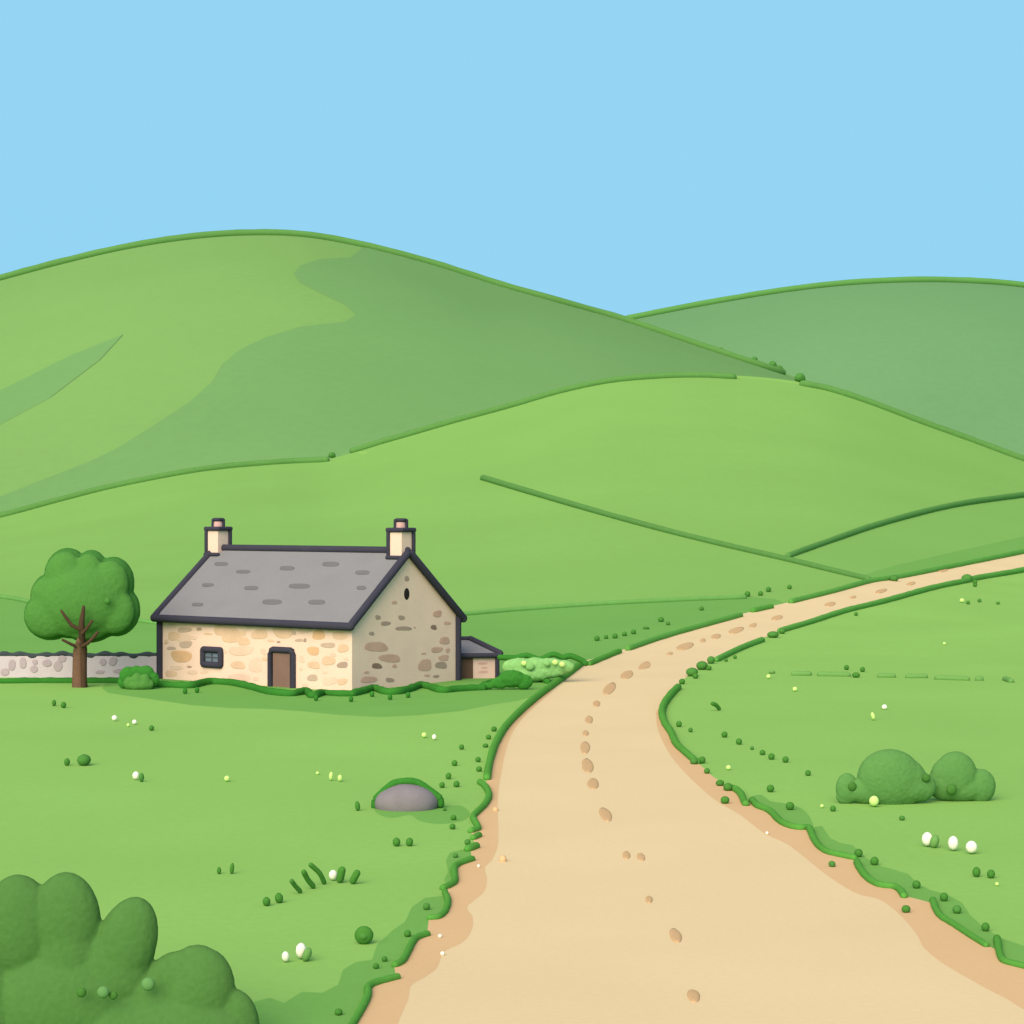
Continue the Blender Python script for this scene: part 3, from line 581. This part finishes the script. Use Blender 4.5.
# ================================================================ stone cottage
A = math.radians(-36); N0 = Vector(((352-512)*74/F, 74, 0)); Lh, Wh, HW, RISE = 10.06, 6.41, 2.6, 2.5
house = empty('stone_cottage', N0, A); tag(house, 'stone cottage with grey slate roof, two end chimneys and a brown door', 'cottage')
R3 = Matrix.Rotation(A, 3, 'Z'); R3i = R3.inverted()
def onplane(px, py, n, c):
    """photo ray met with the local plane n.p = c of the cottage"""
    o_ = R3i@(Vector((0,0,H))-N0); dr = R3i@Vector(((px-CX)/F, 1, -(py-CY)/F)); t = (c-n.dot(o_))/n.dot(dr); return o_+dr*t
FN, GN = Vector((0,-1,0)), Vector((1,0,0))
def boxbm(bm, a, b, mi=0):
    vs = [bm.verts.new((x,y,z)) for z in (a[2],b[2]) for x,y in ((a[0],a[1]),(b[0],a[1]),(b[0],b[1]),(a[0],b[1]))]
    for f in ((0,1,2,3),(4,5,6,7),(0,1,5,4),(1,2,6,5),(2,3,7,6),(3,0,4,7)): bm.faces.new([vs[i] for i in f]).material_index = mi
def part(name, bm, m, par=None, smooth=False, mats=None, rnd=0):
    me = tomesh(bm); o = link(name, me, m, par or house, smooth, mats)
    if rnd:
        md = o.modifiers.new('b','BEVEL'); md.width = rnd; md.segments = 3
    return o
# walls: one shell, gables included, with openings filled by door and window
bm = bmesh.new()
prof = [(0,-.0,-.3),(0,Wh,-.3),(0,Wh,HW),(0,Wh/2,HW+RISE-.08),(0,0,HW)]
a = [bm.verts.new(p) for p in prof]; b_ = [bm.verts.new((p[0]-Lh,p[1],p[2])) for p in prof]
bm.faces.new(a); bm.faces.new(b_)
for i in range(5): bm.faces.new((a[i],a[(i+1)%5],b_[(i+1)%5],b_[i]))
def stone(bm, px, py, rx, ry, face, mi, proud=.012, rot=0):
    """a field stone showing in the wall face"""
    n, c = (FN, 0) if face == 'f' else (GN, 0)
    N = 14; cpt = onplane(px, py, n, c); out = []
    for rr, h in ((1, .002), (.86, proud)):
        ring = []
        for j in range(N):
            t = 2*math.pi*j/N; w = 1+.09*math.sin(2*t+px)+.07*math.sin(3*t+py)
            ct, st = math.cos(t), math.sin(t); ct = math.copysign(abs(ct)**.8, ct); st = math.copysign(abs(st)**.8, st)
            q = onplane(px+rx*rr*ct*w, py+ry*rr*st*w, n, c); ring.append(bm.verts.new(q+n*h))
        out.append(ring)
    for j in range(N): bm.faces.new((out[0][j],out[0][(j+1)%N],out[1][(j+1)%N],out[1][j])).material_index = mi
    bm.faces.new(out[1]).material_index = mi
# front stones, from enlargement 2 (scale 4.655, origin 140,500)
fs = [(208,605,32,13,'g'),(275,601,14,7,'o'),(318,623,18,6,'t'),(160,633,34,20,'t'),(213,672,31,17,'g'),(122,660,10,12,'t'),(146,690,20,9,'g'),(193,727,52,27,'d'),(230,776,11,6,'o'),(145,808,26,18,'t'),
 (200,640,38,24,'p'),(378,607,32,26,'t'),(425,630,50,34,'t'),(475,620,20,12,'t'),(484,658,30,20,'t'),(557,625,36,26,'t'),(470,700,56,26,'p'),(457,768,36,19,'t'),(540,768,36,34,'p'),(465,825,50,20,'p'),(540,832,16,10,'p'),(575,705,14,16,'p'),
 (645,661,8,6,'o'),(665,610,48,34,'t'),(768,600,36,22,'p'),(740,653,20,7,'g'),(768,653,8,9,'o'),(832,628,32,22,'d'),(930,632,34,19,'t'),(807,702,30,20,'d'),(876,676,32,14,'g'),(946,690,28,19,'t'),(753,740,14,18,'p'),(750,786,8,9,'p'),(810,768,30,18,'t'),(878,748,30,24,'t'),(943,768,26,15,'o'),(803,828,27,15,'g'),(885,842,36,20,'p'),(942,845,24,16,'t'),(885,606,12,5,'t'),(170,780,30,12,'p'),(330,850,8,6,'p'),(395,705,12,9,'p'),(245,800,26,11,'p'),(300,800,18,9,'p'),(420,845,30,8,'p'),(715,620,14,8,'g'),(900,720,14,10,'p'),(860,800,14,8,'p'),(770,860,16,7,'p'),(430,585,26,9,'p'),(580,740,12,10,'t'),(250,640,16,9,'p'),(610,655,14,8,'t'),(960,740,12,8,'p'),(150,585,22,9,'p'),(505,600,16,8,'p')]
mi = {'t':1,'d':2,'p':3,'g':4,'b':5,'o':6}
for i,(x,y,rx,ry,m) in enumerate(fs): stone(bm, 140+x/4.655, 500+y/4.655, rx/4.655, ry/4.655, 'f', mi[m], .008+.0006*(i%9))
# gable stones, enlargement 3 (origin 330,500)
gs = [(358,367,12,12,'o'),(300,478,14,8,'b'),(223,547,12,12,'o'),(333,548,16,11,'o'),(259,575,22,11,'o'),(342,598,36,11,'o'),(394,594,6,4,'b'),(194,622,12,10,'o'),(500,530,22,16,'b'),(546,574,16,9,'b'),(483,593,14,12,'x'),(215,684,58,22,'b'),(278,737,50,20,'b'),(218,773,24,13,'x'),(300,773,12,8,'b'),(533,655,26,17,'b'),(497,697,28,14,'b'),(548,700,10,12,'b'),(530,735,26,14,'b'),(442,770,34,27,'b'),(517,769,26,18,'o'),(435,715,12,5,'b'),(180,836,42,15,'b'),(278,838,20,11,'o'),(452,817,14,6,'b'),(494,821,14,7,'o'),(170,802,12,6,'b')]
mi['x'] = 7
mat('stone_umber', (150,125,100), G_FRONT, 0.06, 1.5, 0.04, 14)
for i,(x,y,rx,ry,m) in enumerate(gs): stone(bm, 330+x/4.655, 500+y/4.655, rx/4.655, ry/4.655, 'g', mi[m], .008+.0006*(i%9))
part('wall', bm, None, mats=['wall_plaster','stone_tan','stone_gold','stone_pink','stone_grey','stone_brown','stone_olive','stone_umber'])
# roof
OV, OE = .12, .22
sl = RISE/(Wh/2)
def rz(y): return HW+RISE-abs(y-Wh/2)*sl
bm = bmesh.new()
for s in (0,1):
    ye = -OE if s == 0 else Wh+OE
    top = [(OV,ye,rz(ye)+.06),(OV,Wh/2,HW+RISE+.06),(-Lh-OV,Wh/2,HW+RISE+.06),(-Lh-OV,ye,rz(ye)+.06)]
    v1 = [bm.verts.new(p) for p in top]; v2 = [bm.verts.new((p[0],p[1],p[2]-.1)) for p in top]
    bm.faces.new(v1); bm.faces.new(v2)
    for i in range(4): bm.faces.new((v1[i],v1[(i+1)%4],v2[(i+1)%4],v2[i]))
rn = Vector((0,-sl,1)).normalized(); rc = rn.dot(Vector((0,Wh/2,HW+RISE+.06)))
slates = [(378,298,32,9),(480,334,34,8),(685,318,35,10),(888,299,40,11),(316,396,28,8),(518,410,33,9),(742,401,50,11),(268,487,27,8),(615,475,46,12),(823,476,40,11),(1035,338,34,10),(1030,409,22,9)]
for (x,y,rx,ry) in slates:
    N = 16; out = []
    px, py = 140+x/4.655, 500+y/4.655
    for h, rr in ((.001,1),(.02,.95)):
        ring = []
        for j in range(N):
            t = 2*math.pi*j/N; ct, st = math.cos(t), math.sin(t); ct = math.copysign(abs(ct)**.6, ct); st = math.copysign(abs(st)**.7, st)
            ring.append(bm.verts.new(onplane(px+rx/4.655*rr*ct, py+ry/4.655*rr*st, rn, rc)+rn*h))
        out.append(ring)
    for j in range(N): bm.faces.new((out[0][j],out[0][(j+1)%N],out[1][(j+1)%N],out[1][j])).material_index = 1
    bm.faces.new(out[1]).material_index = 1
part('roof', bm, None, mats=['slate','slate_dark'])
def bar(name, pts, r, m='trim', par=None, wob=0):
    bm = bmesh.new(); tube_bm(bm, pts, [r]*len(pts), 10, wob=wob); return part(name, bm, m, par, True)
tr = .155
bar('ridge_cap', [(OV-.1,Wh/2,HW+RISE+.08),(-Lh-OV+.1,Wh/2,HW+RISE+.08)], tr)
for ye in (-OE, Wh+OE): bar('gutter', [(OV,ye,rz(ye)+.0),(-Lh-OV,ye,rz(ye)+.0)], tr)
for x in (OV, -Lh-OV):
    for ye in (-OE, Wh+OE): bar('bargeboard', [(x,ye,rz(ye)+.03),(x,Wh/2-(.12 if ye<0 else -.12),rz(Wh/2-.12)+.05)], tr)
for (x,y) in ((-Lh,0),(0,Wh),(-Lh,Wh)): bar('corner_post', [(x,y,-.2),(x,y,HW-.1)], tr*.95)
# chimneys
def chimney(x):
    hw = .34; z0 = HW+RISE-.35; y0 = Wh/2
    bm = bmesh.new(); boxbm(bm, (x-hw*.92,y0-hw,z0), (x+hw*.92,y0+hw,z0+1.16)); c = part('chimney', bm, 'wall_plaster')
    bar('flashing', [(x-hw-.02,y0-hw-.05,z0+.17),(x+hw+.02,y0-hw-.05,z0+.17)], .08, par=c)
    z1 = z0+1.14
    bm = bmesh.new(); boxbm(bm, (x-hw-.10,y0-hw-.10,z1), (x+hw+.10,y0+hw+.10,z1+.17)); cc = part('chimney_cap', bm, 'trim', c, rnd=.07)
    for sx, sy in ((-1,-1),(1,1),(-1,1)):
        bar('corner_trim', [(x+sx*hw,y0+sy*hw,z0+.25),(x+sx*hw,y0+sy*hw,z1+.06)], .085, par=c)
    bm = bmesh.new(); tube_bm(bm, [(x,y0,z1+.1),(x,y0,z1+.34)], [.2,.18], 14); part('chimney_pot', bm, 'pot_clay', c, True)
    bar('pot_rim', [Vector((x+.16*math.cos(t),y0+.16*math.sin(t),z1+.46)) for t in [i*math.pi/8 for i in range(17)]], .075, par=c)
    for sx, sy in ((-1,-1),(1,1)):
        bar('pot_band', [(x+sx*.17,y0+sy*.12,z1+.15),(x+sx*.17,y0+sy*.12,z1+.44)], .075, par=c)
chimney(-.28); chimney(-Lh+.08)
# door
p0 = onplane(273.5,650,FN,0); p1 = onplane(291.5,650,FN,0); zt = onplane(282,653,FN,0).z
bm = bmesh.new(); boxbm(bm, (p0.x,-.04,-.2), (p1.x,.05,zt)); part('door', bm, 'door_wood')
w = .115
bar('door_frame', [(p0.x-w,-.04,-.2),(p0.x-w,-.04,zt-.03),(p0.x-w+.06,-.04,zt+.09),(p0.x+.02,-.04,zt+.12),(p1.x-.02,-.04,zt+.12),(p1.x+w-.06,-.04,zt+.09),(p1.x+w,-.04,zt-.03),(p1.x+w,-.04,-.2)], .122)
# window
q0 = onplane(204.5,650.5,FN,0); q1 = onplane(220.5,664,FN,0)
wb = bmesh.new(); wa = [(q0.x-.05,-.03,q0.z+.05),(q1.x+.05,-.03,q0.z+.05),(q1.x+.05,-.03,q1.z-.05),(q0.x-.05,-.03,q1.z-.05)]
for a_, c_ in zip(wa, wa[1:]+wa[:1]):
    A_, C_ = Vector(a_), Vector(c_); t_ = (C_-A_).normalized()*.03; tube_bm(wb, [A_+t_, C_-t_], [.125]*2, 12)
win = part('window', wb, 'trim', None, True)
bm = bmesh.new(); boxbm(bm, (q0.x,-.02,q1.z), (q1.x,.04,q0.z)); part('pane', bm, 'pane_blue', win)
xm = (q0.x+q1.x)/2; zm = (q0.z+q1.z)/2
bm = bmesh.new(); boxbm(bm, (xm-.03,-.045,q1.z), (xm+.03,-.022,q0.z)); boxbm(bm, (q0.x,-.043,zm-.02),(xm-.031,-.023,zm+.02)); boxbm(bm, (xm+.031,-.043,zm-.02),(q1.x,-.023,zm+.02)); part('glazing_bar', bm, 'mullion_grey', win)
# gable vent
vc = onplane(406.7,594,GN,0); bm = bmesh.new(); ell_bm(bm, (vc.x,vc.y,vc.z), (.03,.17,.235)); part('vent', bm, 'dark_hole', smooth=True)

# ================================================================ lean-to shed
S0, _d = SG.P(463,687); S0.z = 0; sa = math.radians(24)
S0 = Vector(((454-512)*79.9/F, 79.9, 0)); sa = math.radians(8)
shed = empty('stone_shed', S0, sa); tag(shed, 'tiny stone shed with dark doorway beside the cottage gable', 'shed')
SL, SD, SH, SR = 1.74, 2.0, .93, .50
bm = bmesh.new(); prof = [(0,0,-.2),(0,SD,-.2),(0,SD,SH+SR-.1),(0,0,SH)]
a = [bm.verts.new(p) for p in prof]; b_ = [bm.verts.new((p[0]+SL,p[1],min(p[2],SH))) for p in prof]
bm.faces.new(a); bm.faces.new(b_)
for i in range(4): bm.faces.new((a[i],a[(i+1)%4],b_[(i+1)%4],b_[i]))
for (x,y,rx,ry) in ((1.15,.60,.2,.045),(1.18,.26,.2,.055),(1.22,.43,.14,.03)):
    vs = [bm.verts.new((x+rx*math.cos(t)*(1+.1*math.sin(2*t)),-.012,y+ry*math.sin(t))) for t in [2*math.pi*j/14 for j in range(14)]]
    bm.faces.new(vs).material_index = 1
mat('shed_plaster', (190,166,138), G_FRONT, 0.04, 1.2, 0.03, 14, bump=.15)
mat('shed_stone', (174,142,118), G_FRONT, 0.06, 1.5, 0.04, 14)
part('wall', bm, None, shed, mats=['shed_plaster','shed_stone'])
bm = bmesh.new(); top = [(-.02,-.12,SH+.04),(SL+.1,-.12,SH+.04),(SL-.85,SD,SH+SR),(-.02,SD,SH+SR)]
v1 = [bm.verts.new(p) for p in top]; v2 = [bm.verts.new((p[0],p[1],p[2]-.07)) for p in top]
bm.faces.new(v1); bm.faces.new(v2)
for i in range(4): bm.faces.new((v1[i],v1[(i+1)%4],v2[(i+1)%4],v2[i]))
hp = [(SL-.85,SD,SH+SR-.01),(SL+.1,-.12,SH+.03),(SL+.1,SD+.05,SH+.03)]
h1 = [bm.verts.new(p) for p in hp]; h2 = [bm.verts.new((p[0],p[1],p[2]-.06)) for p in hp]
bm.faces.new(h1); bm.faces.new(h2)
for i in range(3): bm.faces.new((h1[i],h1[(i+1)%3],h2[(i+1)%3],h2[i]))
part('roof', bm, 'slate', shed)
bar('gutter', [(.05,-.14,SH),(SL+.08,-.14,SH)], .10, par=shed)
bar('ridge_trim', [(.05,SD,SH+SR+.04),(SL-.85,SD,SH+SR+.04)], .10, par=shed)
bar('hip_trim', [(SL-.85,SD,SH+SR+.04),(SL+.12,-.1,SH+.08)], .12, par=shed)
bar('corner_post', [(SL,-.03,-.15),(SL,-.03,SH)], .09, par=shed)
bm = bmesh.new(); boxbm(bm, (.28,-.03,-.15), (.76,.05,SH-.12)); part('door', bm, 'shed_door', shed)

# ================================================================ field wall at the left
fw = empty('stone_wall', ((80-512)*80.5/F,80.5,0)); tag(fw, 'low grey dry stone field wall with dark coping left of the cottage', 'wall')
k = 80.5/F; xa = (-160-80)*k; xb = (158-80)*k
bm = bmesh.new(); boxbm(bm, (xa,0,-.2), (xb,.4,.86))
for (x,y,rx,ry) in [(12,665,4,6),(23,663,4,6),(34,669,4,4),(47,663,5,4),(58,666,4.5,6),(5,672,5,4),(35,662,3,3),(103,662,3.5,4),(113,661,4.5,5),(62,659,5,3.5),(120,671,7,2.5),(100,672,5,2),(-14,664,5,5),(-30,668,6,4),(-45,662,4,5),(-62,667,6,5),(-84,664,5,4),(-100,668,5,5),(-125,664,6,5)]:
    zc = H-(y-CY)*k; vs = []
    for h, rr in ((.001,1),(.02,.85)):
        vs.append([bm.verts.new(((x-80+rx*rr*math.cos(t)*(1+.1*math.sin(2*t+x)))*k,-h,zc+ry*rr*k*math.sin(t))) for t in [2*math.pi*j/14 for j in range(14)]])
    for j in range(14): bm.faces.new((vs[0][j],vs[0][(j+1)%14],vs[1][(j+1)%14],vs[1][j])).material_index = 1
    bm.faces.new(vs[1]).material_index = 1
part('wall_face', bm, None, fw, mats=['field_wall','field_stone'])
pts = []
x = -160
while x <= 158:
    pts.append(((x-80)*k, .1+.0*x, .90+.03*math.sin(x*.13)+.03*math.sin(x*.31+1))); x += 3
bm = bmesh.new(); tube_bm(bm, pts, [.115+.02*math.sin(i*1.3) for i in range(len(pts))], 10, squash=.9); part('coping', bm, 'coping', fw, True)
# hems of dark grass
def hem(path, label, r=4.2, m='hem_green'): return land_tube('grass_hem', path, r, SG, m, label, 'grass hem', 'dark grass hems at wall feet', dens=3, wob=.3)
hem([(-160,681),(-60,681),(0,681.5),(40,681),(80,681),(120,681)], 'dark grass hem along the foot of the field wall', 3.6)
hem([(158,685),(175,685.5),(190,686),(203,683),(215,682),(235,683.5),(255,688),(270,692),(290,694),(300,692.5),(307,691.5),(313,696),(322,693),(340,694),(352,694)], 'dark grass hem under the long front wall of the cottage')
hem([(352,694),(362,691.5),(374,688.5),(386,692),(398,692),(410,689),(420,685.5),(430,687),(442,690.5),(455,689.5),(470,688.5),(482,688)], 'dark grass hem under the gable wall of the cottage')
hem([(482,687),(490,684),(500,681),(512,678)], 'short dark grass hem under the tiny shed')
for i,(x,y) in enumerate([(185,691),(197,690),(316,698),(372,694),(390,697),(408,695),(351,699)]):
    spot('grass_tuft', x, y, 2.4, 3.2, 'hem_green', ORD[i]+' from the left of small tufts hanging off the hem before the cottage' if False else ['tiny tuft at the grass hem left of the cottage window','tiny tuft at the grass hem below the cottage window','tiny tuft at the grass hem right of the cottage door','tiny tuft at the grass hem under the left half of the gable','tiny tuft at the grass hem under the gable middle','tiny tuft at the grass hem under the right half of the gable','tiny tuft at the hem under the near cottage corner'][i], 'grass tuft', 'tiny tufts at the cottage hem')
# pale shrub bed right of the shed
gp, d = SG.P(535,683); k = d/F
b = empty('shrub_bed', gp); tag(b, 'low pale green shrub bed with dark wavy top between shed and track', 'shrub')
L = [(513,667,11,8),(520,668,16,10),(535,668,16,10.5),(550,668,15,10),(562,667,13,7),(530,674,24,8),(545,672,20,7)]
link('leaf_mass', blob_mesh(lobes_from(535,683,d,L,.5,0,.2), .03, .02, 6, 12), 'bush_light', b, True)
q = catmull([(x,y,0) for x,y in [(500,658),(515,658.5),(527,656),(540,660),(553,655),(563,658),(570,656.5),(580,660),(586,664)]], 4)
pts = [Vector(((x-535)*k, .35, (683-y)*k)) for x,y,_ in q]
bm = bmesh.new(); tube_bm(bm, pts, [3*k]*len(pts), 10, wob=.1); link('dark_rim', tomesh(bm), 'hem_green', b, True)
for (x,y,r) in [(530,666,4.5),(547,663,3.5),(555,662,3),(562,664,3),(524,663,3)]:
    bm = bmesh.new(); ell_bm(bm, ((x-535)*k,-.18,(683-y)*k), (r*k,.06,r*k*.9), 0, 2, .2); link('leaf_spot', tomesh(bm), 'petal_green' if r < 3.4 else 'bush_light', b, True)
gp, d = SG.P(512,690); k = d/F
b = empty('bush', gp); tag(b, 'low dark bush sprawling at the right foot of the shed', 'bush')
L = [(500,683,10,6),(512,679,14,9),(524,682,9,8),(488,686,8,4)]
link('crown', blob_mesh(lobes_from(512,690,d,L,.5,0,.1), .03, .02, 6), 'hem_green', b, True)
hem([(526,679.5),(538,679),(548,682)], 'short dark grass hem between the dark bush and the track', 3.2)

# ================================================================ sky, sun, camera
EL, AZ = math.radians(50), math.radians(0)
sun_dir = Vector((-.31,-.78,.60)).normalized()      # towards the sun
world = bpy.data.worlds.new('World'); bpy.context.scene.world = world; world.use_nodes = True
nt = world.node_tree; bg = nt.nodes['Background']; bg.inputs['Strength'].default_value = 1.0
sky = nt.nodes.new('ShaderNodeTexSky'); sky.sky_type = 'NISHITA'; sky.sun_disc = False
sky.sun_elevation = math.asin(sun_dir.z); sky.sun_rotation = math.atan2(sun_dir.x, sun_dir.y)
sc = nt.nodes.new('ShaderNodeVectorMath'); sc.operation = 'SCALE'; sc.inputs['Scale'].default_value = .15
nt.links.new(sky.outputs[0], sc.inputs[0])
tc = nt.nodes.new('ShaderNodeTexCoord'); sx = nt.nodes.new('ShaderNodeSeparateXYZ'); nt.links.new(tc.outputs['Generated'], sx.inputs[0])
mr = nt.nodes.new('ShaderNodeMapRange'); mr.interpolation_type = 'SMOOTHSTEP'
mr.inputs['From Min'].default_value = .27; mr.inputs['From Max'].default_value = .42; mr.inputs['To Min'].default_value = 1; mr.inputs['To Max'].default_value = 0
nt.links.new(sx.outputs['Z'], mr.inputs['Value'])
n = nt.nodes.new('ShaderNodeTexNoise'); n.inputs['Scale'].default_value = 5; n.inputs['Detail'].default_value = 4; nt.links.new(tc.outputs['Generated'], n.inputs['Vector'])
cr = nt.nodes.new('ShaderNodeMix'); cr.data_type = 'RGBA'
SKY0, SKY1 = (147,212,243), (151,214,244)
cr.inputs[6].default_value = [lin(c)/2**.85 for c in SKY0]+[1]; cr.inputs[7].default_value = [lin(c)/2**.85 for c in SKY1]+[1]
nt.links.new(n.outputs['Fac'], cr.inputs[0])
mx = nt.nodes.new('ShaderNodeMix'); mx.data_type = 'RGBA'
nt.links.new(mr.outputs[0], mx.inputs[0]); nt.links.new(sc.outputs[0], mx.inputs[6]); nt.links.new(cr.outputs[2], mx.inputs[7])
nt.links.new(mx.outputs[2], bg.inputs['Color'])
sd = bpy.data.lights.new('sun', 'SUN'); sd.energy = 2.4; sd.angle = math.radians(60); sd.color = (1,.84,.72)
so = bpy.data.objects.new('sun', sd); C.objects.link(so); so.rotation_euler = sun_dir.to_track_quat('Z','Y').to_euler()
cd = bpy.data.cameras.new('camera'); co = bpy.data.objects.new('camera', cd); C.objects.link(co)
co.location = (0,0,H); co.rotation_euler = (math.radians(90),0,0); cd.sensor_width = 36; cd.lens = 36*F/1024; cd.clip_end = 9000; cd.clip_start = .5
sc_ = bpy.context.scene; sc_.camera = co
sc_.view_settings.view_transform = 'Standard'; sc_.view_settings.look = 'None'; sc_.view_settings.exposure = .85; sc_.view_settings.gamma = 1
sc_.render.resolution_x = 1024; sc_.render.resolution_y = 1024
